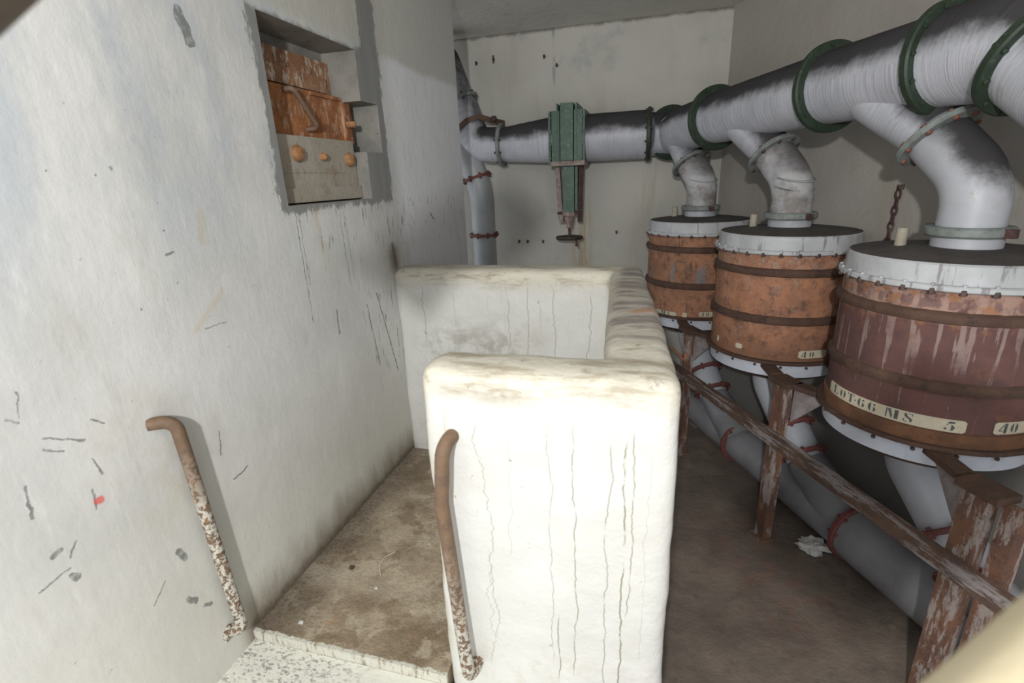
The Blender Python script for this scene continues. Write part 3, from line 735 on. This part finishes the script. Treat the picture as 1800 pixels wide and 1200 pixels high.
def cres(cx, cy, rx, ry, a0, a1, th, n=10):
    """stencil crescent: thick in the middle and thin at its ends"""
    o = []; i_ = []
    for k in range(n+1):
        a = math.radians(a0 + (a1-a0)*k/n); f = math.sin(PI*k/n)
        o.append((cx + rx*math.cos(a), cy + ry*math.sin(a))); q = th*f + .03
        i_.append((cx + (rx-q)*math.cos(a), cy + (ry-q*.35)*math.sin(a)))
    return o + i_[::-1]
def rc(x0, y0, x1, y1): return [(x0, y0), (x1, y0), (x1, y1), (x0, y1)]
GL = {
 'L': [rc(.12, 0, .38, 1), rc(.02, .94, .46, 1), rc(.44, 0, .85, .07), [(.72, .07), (.85, .07), (.85, .34)]],
 'O': [cres(.5, .5, .42, .5, 110, 250, .24), cres(.5, .5, .42, .5, -70, 70, .24)],
 'T': [rc(.36, .0, .62, 1), rc(.05, .93, .32, 1), rc(.66, .93, .95, 1), [(.05, .93), (.12, .93), (.05, .68)], [(.95, .93), (.88, .93), (.95, .68)]],
 '6': [cres(.48, .5, .40, .5, 95, 262, .26), cres(.52, .28, .36, .28, -80, 80, .22), rc(.60, .72, .80, .90)],
 'M': [rc(.05, 0, .14, 1), [(.14, 1), (.38, 1), (.58, .22), (.50, .0)], rc(.70, 0, .98, 1)],
 'S': [[(.12, .85), (.32, 1.), (.42, .66), (.86, .38), (.84, .12), (.66, .02), (.64, .32), (.2, .58)], rc(.5, .92, .74, .98), rc(.10, .05, .2, .32), rc(.24, .0, .46, .06), rc(.78, .72, .86, .96)],
 '5': [[(.28, .78), (.34, 1), (.85, 1), (.80, .80)], cres(.46, .34, .42, .34, -85, 85, .26), rc(.05, .10, .24, .30), rc(.22, .58, .28, .74)],
 '4': [rc(.52, 0, .80, 1), [(.05, .32), (.44, .9), (.44, .78), (.16, .32)], rc(.05, .20, .42, .28)],
 '0': [cres(.5, .5, .38, .5, 108, 252, .24), cres(.5, .5, .38, .5, -72, 72, .24)],
 '.': [[(.3, .42), (.45, .60), (.62, .42), (.45, .28)]],
}
def glyph(ch, c, r, phi, zc, wd, ht):
    G = []
    for poly in GL[ch]:
        V = []
        for x, y in poly:
            a = math.radians(phi) + (x-.5)*wd/r
            V.append((c.x + r*math.cos(a), c.y + r*math.sin(a), zc + (y-.5)*ht))
        G.append((V, [tuple(range(len(V)))]))
        ctr = Vector((math.cos(math.radians(phi)), math.sin(math.radians(phi)), 0))
        n = len(V); V2 = [Vector(v) - ctr*.0006 for v in V]
        G[-1] = (list(V) + V2, [tuple(range(n)), tuple(range(2*n-1, n-1, -1))] + [(i, (i+1) % n, n+(i+1) % n, n+i) for i in range(n)])
    return G

def barrel(k, label, mat, plates, lowmat, dz=0.0):
    c = B2 - U_*SP*k
    t = Thing('filter_barrel', label, 'barrel', c + Vector((0, 0, .70)))
    r = .295
    prof = [(r-.01, .80), (r, .803)] + [(r, .803 + (1.285-.803)*i/16) for i in range(1, 17)] + [(r-.01, 1.29)]
    mk('drum', [lathe(prof, c, seg=96)], mat, t)
    for z, h, q in ((1.212, .020, .016), (1.0, .022, .014)):
        mk('hoop', [lathe([(r-.004, z-h), (r+q*.8, z-h*.7), (r+q, z-h*.2), (r+q, z+h*.2), (r+q*.7, z+h*.6), (r-.004, z+h)], c, seg=96, closed=False, jit=.0018)], M['band'], t, label='dark rusty hoop')
    if lowmat: mk('lower_band', [lathe([(r, .806), (r+.006, .808), (r+.006, .858), (r, .86)], c, seg=96)], lowmat, t)
    mk('bottom_flange', [ring(c + Vector((0, 0, .808)), (0, 0, 1), .27, r+.024, .014, 96, .0015)], M['band'], t)
    wr = mk('bottom_ring', [lathe([(.285, .735), (.292, .738), (.296, .800), (.28, .800)], c, seg=96)], M['white_ring'], t, label='pale blue-white bottom ring')
    bolts(wr, c + Vector((0, 0, .80)), (0, 0, 1), r+.010, 18, .006, .009, M['band'], -.016, .1, name='bolt')
    mk('base_dish', [lathe([(.283, .737), (.26, .715), (.12, .665), (.085, .645)], c, seg=64)], M['band'], t, label='dark dished underside')
    # lid
    lf = mk('lid_flange', [ring(c + Vector((0, 0, 1.298)), (0, 0, 1), .26, r+.020, .018, 96)], M['lid'], t)
    ld = mk('lid', [lathe([(r+.004, 1.305), (r+.002, 1.360), (r-.004, 1.366)], c, seg=96)], M['lid'], t, label='grey painted lid rim')
    mk('lid_top', [lathe([(r-.004, 1.366), (.22, 1.375), (.12, 1.383), (.0005, 1.386)], c, seg=96)], M['lid_dust'], ld, label='dark dusty top of the lid')
    bolts(lf, c + Vector((0, 0, 1.289)), (0, 0, 1), r+.014, 28, .0095, .016, M['nut'], -.007, .05 + k*.3, name='bolt')
    bolts(lf, c + Vector((0, 0, 1.307)), (0, 0, 1), r+.012, 28, .0055, .005, M['lid'], 0, .05 + k*.3, name='bolt_head')
    sp = {1: (.962, 2.024), 0: (.581-.015, 2.738-.06), -1: (.134+.02, 2.989+.12)}[k]
    sp = c + (U_*.10 - N_*.115)
    mk('stub_pipe', [lathe([(.0, 0.0), (.017, 0), (.017, .062), (.013, .066), (.0, .066)][1:4], Vector((sp.x, sp.y, 1.372)), seg=16)], M['stub'], t)
    for (p0, p1, z0, z1, txt, n_) in plates:
        pb = mk('label_plate', [arcplate(c, r+.0005, p0, p1, z0, z1, n=n_)], M['cream_label'], t, smooth=False, label='cream painted label strip' if txt else 'remnant of a cream label')
        if txt:
            G = []
            for ch, phi, zc, wd, ht in txt: G += glyph(ch, c, r+.0030, phi, zc, wd, ht)
            mk('lettering', G, M['ink'], pb, smooth=False, label='dark stencilled characters')
    return t
w_, h_ = .030, .030
barrel(1, 'near maroon rusted filter barrel with pale streaks and a stencilled cream label', M['barrel_m'],
       [(-178, -94, .862, .903, [('L', -169, .884, w_, h_), ('O', -162, .884, w_, h_), ('T', -155, .884, w_, h_), ('.', -151.3, .884, .02, .02), ('6', -147.3, .884, w_, h_), ('6', -140.3, .884, w_, h_),
                                ('M', -129.3, .884, .036, h_), ('S', -121, .884, w_, h_), ('5', -101.5, .882, .030, h_)], 60),
        (-80.5, -60, .866, .905, [('4', -75.4, .886, .030, .032), ('0', -69.3, .886, .030, .032)], 16)], M['lowband'])
barrel(0, 'middle bright orange rusted filter barrel standing between the other two', M['barrel_o'],
       [(-83, -58, .832, .868, [('4', -78.5, .850, .026, .028), ('0', -72, .850, .026, .028)], 12),
        (-135.5, -129, .845, .868, None, 4), (-160.5, -157.5, .840, .870, None, 3)], None)
barrel(-1, 'far orange-brown filter barrel with grey streaks, partly behind the middle one', M['barrel_s'],
       [(-142, -113, .812, .838, [('M', -130, .826, .030, .024), ('S', -122.5, .826, .024, .024)], 12), (-106, -101, .810, .842, None, 4),
        (-88, -70, .822, .850, [('4', -84, .836, .022, .024), ('0', -78.5, .836, .022, .024)], 8)], None)

# ------------------------------------------------------------------ steel stand
def stand():
    t = Thing('barrel_stand', 'rusty flaking steel stand with channel legs and a long front rail under the barrels', 'stand', RP(.4, 0, -.27))
    for k, tt in enumerate((-.385, .40, 1.185)):
        b = RP(tt, 0, -.27); R3 = Matrix(((-U_.x, N_.x, 0), (-U_.y, N_.y, 0), (0, 0, 1)))   # local x along -U, y towards the wall
        wd = .058 if k < 2 else .066
        def chan(o, wd, dp, z1, sx=1):
            h = wd/2; q = [(-h, 0), (h, 0), (h, dp), (h-.007, dp), (h-.007, .007), (-h+.007, .007), (-h+.007, dp), (-h, dp)]
            return prism([b + R3 @ Vector((o+x, y, .012)) for x, y in q], (0, 0, 1), z1)
        mk('leg', [chan(0, wd, .045, .77)], M['stand'], t, smooth=False)
        q = [(0, 0), (.045, 0), (.045, .045), (.038, .045), (.038, .007), (0, .007)]
        if k == 2: mk('back_leg', [prism([b + R3 @ Vector((.05+x, .03+y, .012)) for x, y in q], (0, 0, 1), .77)], M['stand'], t, smooth=False)
        mk('base_plate', [box(b + R3 @ Vector((.0, .02, .006)), (.075, .07, .012), R3)], M['stand'], t, smooth=False)
        # head plate and curved brackets hugging both barrels
        mk('head_plate', [box(b + R3 @ Vector((.01, .025, .790)), (.11, .08, .022), R3)], M['band'], t, smooth=False)
        for s in (-1, 1):
            if k == 2 and s == 1: continue
            q = b + R3 @ Vector((0, .035, 0))
            poly = [q + R3 @ Vector((s*.05, 0, .78)), q + R3 @ Vector((s*.19, .045, .78)), q + R3 @ Vector((s*.05, 0, .62))]
            mk('gusset', [prism(poly, R3 @ Vector((0, 1, 0)), .006)], M['gusset'], t, smooth=False)
            mk('bracket', [beam(q + R3 @ Vector((s*.06, 0, .79)), q + R3 @ Vector((s*.24, .06, .79)), .05, .022)], M['band'], t, smooth=False)
    # front angle rail
    a = RP(-1.3, .545, -.318); b = RP(2.1, .545, -.318)
    mk('rail', [beam(a, b, .006, .045), beam(a + N_*.022 + Vector((0, 0, .020)), b + N_*.022 + Vector((0, 0, .020)), .045, .006)], M['rail'], t, smooth=False)
    a = RP(-1.3, .80, .29); b = RP(2.0, .80, .29)
    mk('back_rail', [beam(a, b, .04, .03)], M['band'], t, smooth=False)
stand()

# ------------------------------------------------------------------ outlets and the pipe on the floor
def outlet(k, label):
    tt = SP*k; t = Thing('outlet_pipe', label, 'pipe', RP(tt+.28, .34))
    a = RP(tt, .68); q = RP(tt+.01, .60, .0); e = RP(tt+.30, .315, .01)
    pts = [a] + arc(a, q, .12, e, 10)
    pts += [e]
    pts = dens(pts, .03); n = len(pts)
    mk('pipe', [tube(pts, .083, 36)], M['outlet'], t)
    d = (e - q).normalized()
    for f in (.18, .285):
        c = q + d*f/1.0*1.0
        c = q + (e-q)*(f/.30)*.98
        flange(t, c, d, .08, .112, .020, M['red_flange'], 8, M['nut_red'], .098, .008, .010, .2)
outlet(-1, 'outlet pipe with red flanges below the far barrel, deep in shadow')
outlet(0, 'outlet pipe with red flanges below the middle barrel behind the stand leg')
outlet(1, 'white outlet pipe curving down below the near maroon barrel')

def floor_pipe():
    t = Thing('floor_pipe', 'thick grey pipe with red flanges lying along the floor behind the stand legs', 'pipe', RP(.4, 0, .03))
    F1, F2 = RP(-.21, .125, .03), RP(.61, .135, .03)
    a = RP(-1.1, .115, .03); b = RP(2.3, .145, .03)
    for p, q, r0, r1 in ((a, F1, .085, .098), (F1, F2, .100, .108), (F2, b, .120, .120)):
        pts = dens([p, q], .05); n = len(pts)
        mk('pipe', [tube(pts, [r0+(r1-r0)*i/(n-1) for i in range(n)], 40)], M['floorpipe'], t)
    flange(t, F1, -U_, .095, .122, .022, M['red_flange'], 10, M['nut_red'], .110, .009, .010, .2)
    flange(t, F2, -U_, .105, .132, .026, M['red_flange'], 10, M['nut_red'], .122, .008, .010, .2)
    for k in (-1, 0, 1):
        tt = SP*k; e = RP(tt+.302, .313, .011); g = RP(tt+.56, .145, .03)
        pts = dens([e, e.lerp(g, .5), g], .03); n = len(pts)
        mk('branch_socket', [tube(pts, [.082+(.10-.082)*i/(n-1) for i in range(n)], 36)], M['floorpipe'], t)
    for tt in (-.7, .1, 1.0):
        mk('saddle', [box(RP(tt, .012, .03), (.05, .12, .024), Matrix.Rotation(math.radians(25.5), 3, 'Z'))], M['rail'], t, smooth=False)
floor_pipe()

# ------------------------------------------------------------------ duct and gate valve on the back wall
YP = 3.6; ZP = 1.882
def wall_duct():
    t = Thing('wall_duct', 'horizontal silver-white duct from the green valve to the corner ring', 'duct', (-.2, YP, ZP-.15))
    A = D(-1.11, 1.885); d0 = Vector((1, 0, 0))
    c1 = Vector((-.045, YP, ZP))
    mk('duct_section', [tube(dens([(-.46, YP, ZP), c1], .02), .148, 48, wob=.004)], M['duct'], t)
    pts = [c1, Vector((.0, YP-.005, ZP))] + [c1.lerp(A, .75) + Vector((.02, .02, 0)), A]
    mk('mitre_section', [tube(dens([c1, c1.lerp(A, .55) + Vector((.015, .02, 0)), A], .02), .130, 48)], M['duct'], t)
    flange(t, c1, d0, .13, .165, .026, M['green'], 12, M['nut'], .152, .008, .010, .2)
wall_duct()
def taper_duct():
    t = Thing('reducer_duct', 'tapered silver-white duct between the green valve and the corner elbow', 'duct', (-.85, YP, ZP-.15))
    pts = dens([(-.655, YP, ZP), (-1.03, YP, ZP-.012)], .02); n = len(pts)
    mk('duct_section', [tube(pts, [.148 + (.112-.148)*i/(n-1) for i in range(n)], 48, wob=.004)], M['duct'], t)
    flange(t, (-1.035, YP, ZP-.012), (1, 0, -.02), .105, .142, .024, M['grey_flange'], 10, M['nut'], .13, .009, .012, .2, .002)
taper_duct()

def corner_elbow():
    t = Thing('corner_elbow', 'silver-grey elbow duct rising behind the edge of the left wall', 'pipe elbow', (-1.3, YP, 1.75))
    a = Vector((-1.045, YP, 1.87)); q = Vector((-1.235, YP, 1.88)); s = Vector((-1.335, YP, 2.17))
    pts = [a] + arc(a, q, .13, s, 10) + [s]
    mk('pipe', [tube(dens(pts, .02), .118, 40, wob=.004)], M['duct'], t)
    flange(t, s, (s-q), .10, .135, .022, M['grey_flange'], 8, M['nut'], .122, .010, .014, .2, .003)
    up = [s, Vector((-1.375, YP+.0, 2.30)), Vector((-1.42, YP, 2.42)), Vector((-1.50, YP, 2.53))]
    mk('upper_pipe', [tube(dens(up, .03), .105, 40, wob=.004)], M['duct'], t)
    st = [Vector((-1.40, YP-.13, 1.90)), Vector((-1.33, YP-.128, 1.965)), Vector((-1.24, YP-.125, 2.03)), Vector((-1.17, YP-.09, 2.055)), Vector((-1.11, YP-.03, 2.035)), Vector((-1.075, YP+.12, 2.03)), Vector((-1.07, YP+.20, 2.03))]
    G = []
    for p, q_ in zip(st[:-1], st[1:]): G.append(beam(p, q_, .010, .035))
    mk('strap', G, M['strap'], t, smooth=False, label='rusty strap tying the elbow to the wall')
    mk('strap_nut', [nut((-1.09, YP-.03, 2.04), (1, -.4, .1), .018, .03)], M['nut'], t, smooth=False)
corner_elbow()

def down_pipe():
    t = Thing('down_pipe', 'smooth grey vertical pipe with dark red flanges beside the left wall edge', 'pipe', (-1.2, YP, .0))
    top = Vector((-1.33, YP-.01, 1.92)); k = Vector((-1.20, YP-.01, 1.56))
    pts = [top] + arc(top, k, .5, (-1.20, YP-.01, 0), 8) + [Vector((-1.20, YP-.01, .0))]
    mk('pipe', [tube(dens(pts, .05), .086, 36)], M['duct_smooth'], t)
    flange(t, (-1.232, YP-.01, 1.66), (-.3, 0, 1), .08, .108, .018, M['red_flange'], 8, M['nut_red'], .098, .009, .012, .2, .003)
    flange(t, (-1.20, YP-.01, 1.257), (0, 0, 1), .08, .108, .018, M['red_flange'], 8, M['nut_red'], .098, .009, .010, .2, .003)
down_pipe()

def gate_valve():
    t = Thing('gate_valve', 'dark green gate valve with rusty struts and a hanging handwheel on the back wall', 'valve', (-.555, YP, 1.23))
    x = -.555; g = M['green_valve']
    mk('gate_housing', [box((x, YP-.055, 1.915), (.082, .22, .345))], g, t, smooth=False, label='tall green central gate housing')
    for s, xo, w2 in ((-1, -.073, .052), (1, .073, .052)):
        f = mk('flange_plate', [box((x+xo, YP-.02, 1.880), (w2, .28, .33)), box((x+xo*1.0-.012*s, YP-.02, 1.90), (.010, .30, .37)), box((x+xo+s*.038, YP-.02, 1.88), (.014, .30, .325))], g, t, smooth=False)
        for z in (1.76, 1.84, 1.92, 2.0):
            mk('bolt', [nut((x+xo+s*.03, YP-.172, z), (0, -1, 0), .008, .012)], g, f, smooth=False)
    mk('cross_bar', [box((x+.01, YP-.09, 1.725), (.22, .20, .028))], M['flake'], t, smooth=False, label='flaking rusty cross bar')
    mk('bonnet', [box((x+.002, YP-.06, 1.57), (.075, .10, .31)), box((x+.052, YP-.05, 1.57), (.018, .08, .29))], g, t, smooth=False)
    mk('gland', [lathe([(.048, 0), (.052, .012), (.045, .035), (.03, .04), (.03, -.0)][:4], (x, YP-.06, 1.385), seg=20), lathe([(.02, -.08), (.024, -.05), (.03, -.04), (.03, 0)], (x, YP-.06, 1.385), seg=14)], M['flake'], t)
    for s, m_ in ((-1, 'flake'), (1, 'dark_iron')):
        a = Vector((x+s*.085, YP-.06, 1.72)); b = Vector((x+s*(.058 if s < 0 else .075), YP-.06, 1.34))
        mk('strut', [beam(a, b, .030, .006, (0, 1, 0)), beam(a + Vector((s*-.015, .02, 0)), b + Vector((s*-.015, .02, 0)), .006, .04, (0, 1, 0))], M[m_], t, smooth=False)
    mk('foot_bar', [box((x, YP-.06, 1.405), (.16, .05, .016))], M['dark_iron'], t, smooth=False)
    mk('spindle', [lathe([(.009, 0), (.009, .12)], (x, YP-.06, 1.225), seg=12), lathe([(.016, .0), (.016, .03)], (x, YP-.06, 1.30), seg=6)], M['dark_iron'], t)
    wh = mk('handwheel', [lathe([(.080, -.008), (.092, -.010), (.096, 0), (.092, .010), (.080, .008)], (x, YP-.06, 1.235), seg=36, closed=True),
                          lathe([(.022, -.012), (.022, .014)], (x, YP-.06, 1.235), seg=16)] + [beam((x, YP-.06, 1.235), (x + .085*math.cos(q), YP-.06 + .085*math.sin(q), 1.235), .016, .008) for q in (0, PI/2, PI, 1.5*PI)], M['wheel'], t)
    mk('grip', [lathe([(.007, 0), (.009, -.05)], (x+.058, YP-.12, 1.232), seg=10)], M['dark_iron'], wh)
gate_valve()

# ------------------------------------------------------------------ small things
pins = [(-1.257, 2.433, 'first'), (-1.128, 2.447, ''), (-.765, 2.431, ''), (-.678, 2.371, ''), (-.247, 1.242, ''), (-.986, 1.181, ''), (-.918, 1.18, ''), (-.797, 1.179, '')]
pl_ = ['rusty wall peg high on the back wall, nearest the left corner', 'upright rusty wall peg high on the back wall, second from the left corner',
       'rusty wall peg high on the back wall, above and left of the green valve', 'dark wall peg directly above the green valve top',
       'lone rusty wall peg low on the back wall right of the handwheel', 'low rusty wall peg just right of the grey down pipe',
       'low rusty wall peg, middle of the three left of the handwheel', 'low rusty wall peg closest to the left side of the handwheel']
for (x, z, _), lb in zip(pins, pl_):
    up = 'upright' in lb
    o = mk('wall_peg', [lathe([(.009, -.02), (.009, .012), (.006, .02)], (x, YB, z), (0, -1, .2), 8), box((x, YB-.014, z), (.008, .010, .050 if up else .026))], M['dark_iron'], smooth=False)
    o['label'] = lb; o['category'] = 'peg'; o['group'] = 'pegs in the back wall'

# perforated rusty strip on the right wall
def strip():
    q = CR + (-U_)*((Vector((1.015, 2.57, 0)) - CR).dot(-U_))
    a = Vector((q.x, q.y, 1.515)) - N_*.012; b = a - Vector((0, 0, .20)) + U_*.010
    t = Thing('wall_chain', 'short rusty chain hanging on the right wall between two elbows', 'chain', b)
    n = 7
    for i in range(n):
        c = a.lerp(b, i/(n-1)); R = .015
        pts = []
        side = U_ if i % 2 == 0 else (U_*.6 + N_*.35).normalized()
        for k in range(13):
            g = 2*PI*k/12; pts.append(c + side*math.cos(g)*.012 + Vector((0, 0, 1))*math.sin(g)*.022)
        mk('link', [tube(pts, .0042, 8, cap=False)], M['dark_iron'], t)
    mk('staple', [box(a + Vector((0, 0, .03)) + N_*.006, (.02, .02, .02))], M['dark_iron'], t)
strip()

lv = [RP(-.48, .66, -.30), RP(-.255, .655, -.33)]
lp = [lv[0]] + arc(lv[0], lv[1], .018, lv[1] + Vector((0, 0, .05)), 6) + [lv[1] + Vector((0, 0, .045))]
o = mk('bent_lever', [tube(lp, .008, 12)], M['lever']); o['label'] = 'small orange rusty bent rod sticking out beside the far stand leg'; o['category'] = 'lever'

def lump(name, c, s, mat, seed, label, cat, group=None, sub=3, amp=.45):
    bm = bmesh.new(); bmesh.ops.create_icosphere(bm, subdivisions=sub, radius=1)
    o3 = Vector((seed*3.7, seed*1.3, 0))
    for v in bm.verts:
        d = v.co.normalized(); f = 1 + amp*(mnoise.noise(d*1.6 + o3) + .5*mnoise.noise(d*4 + o3))
        v.co = Vector((max(-.85, min(.85, d.x))*s[0], d.y*s[1], max(-.5, min(.6, d.z))*s[2]))*f
    V = [v.co.copy() for v in bm.verts]; F = [tuple(x.index for x in f.verts) for f in bm.faces]; bm.free()
    mz = min(v.z for v in V); V = [v + Vector(c) - Vector((0, 0, mz)) for v in V]
    o = mk(name, [(V, F)], mat); o['label'] = label; o['category'] = cat
    if group: o['group'] = group
    return o
lump('plaster_lump', (.765, 2.12, 0.0), (.062, .036, .030), M['lump'], 5, 'white plaster lump lying on the floor beside the red pipe flange', 'rubble', None, 4, .8)
pebs = [(-.905, 1.14, .010, 'dark'), (-.93, .915, .008, 'white'), (-.78, 1.08, .006, 'white'), (-.70, 1.30, .005, 'white')]
plb = ['dark crumb of rubble against the foot of the left wall', 'white crumb of plaster near the front left corner of the landing', 'white crumb of plaster in the middle of the brown landing', 'tiny white crumb of plaster deep on the brown landing']
for i, (x, y, s, c) in enumerate(pebs):
    lump('rubble_crumb', (x, y, .44), (s, s*.8, s*.6), M['nut' if c == 'dark' else 'lump'], 10+i, plb[i], 'rubble', 'crumbs on the landing', 2)
sp_ = [Vector((-.795, 1.235, .446)), Vector((-.815, 1.20, .452)), Vector((-.812, 1.16, .452)), Vector((-.790, 1.125, .446))]
o = mk('straw', [tube(dens(sp_, .02), .0012, 6)], M['straw']); o['label'] = 'thin pale curved straw lying on the brown landing'; o['category'] = 'straw'

# edges of the opening the picture is taken through
def cam_dir(px, py):
    x, y = px-900, py-600
    return (rt*x + dn*y + fw*877).normalized()
O_ = Vector((0, 0, H))
def near_edge(name, p, q, dist, rad, mat, bow, i0, i1):
    a = cam_dir(*p)*dist; b = cam_dir(*q)*dist; e = (b-a).normalized(); mid = (a+b)/2
    outw = (mid - fw*mid.dot(fw)); outw = (outw - e*outw.dot(e)).normalized()
    vd = mid.normalized(); off = (outw - vd*outw.dot(vd)).normalized()*rad
    pts = []
    for i in range(i0, i1):
        s = i/8; pts.append(O_ + mid + off + e*s*.45 - outw*bow*s*s)
    struct(mk(name, [tube(pts, rad, 40)], mat))
near_edge('trim_1', (1612, 1205), (1805, 1038), .40, .10, M['cream_near'], .02, -2, 5)
near_edge('trim_2', (0, 66), (72, 0), .42, .06, M['brown_near'], .0, -2, 3)
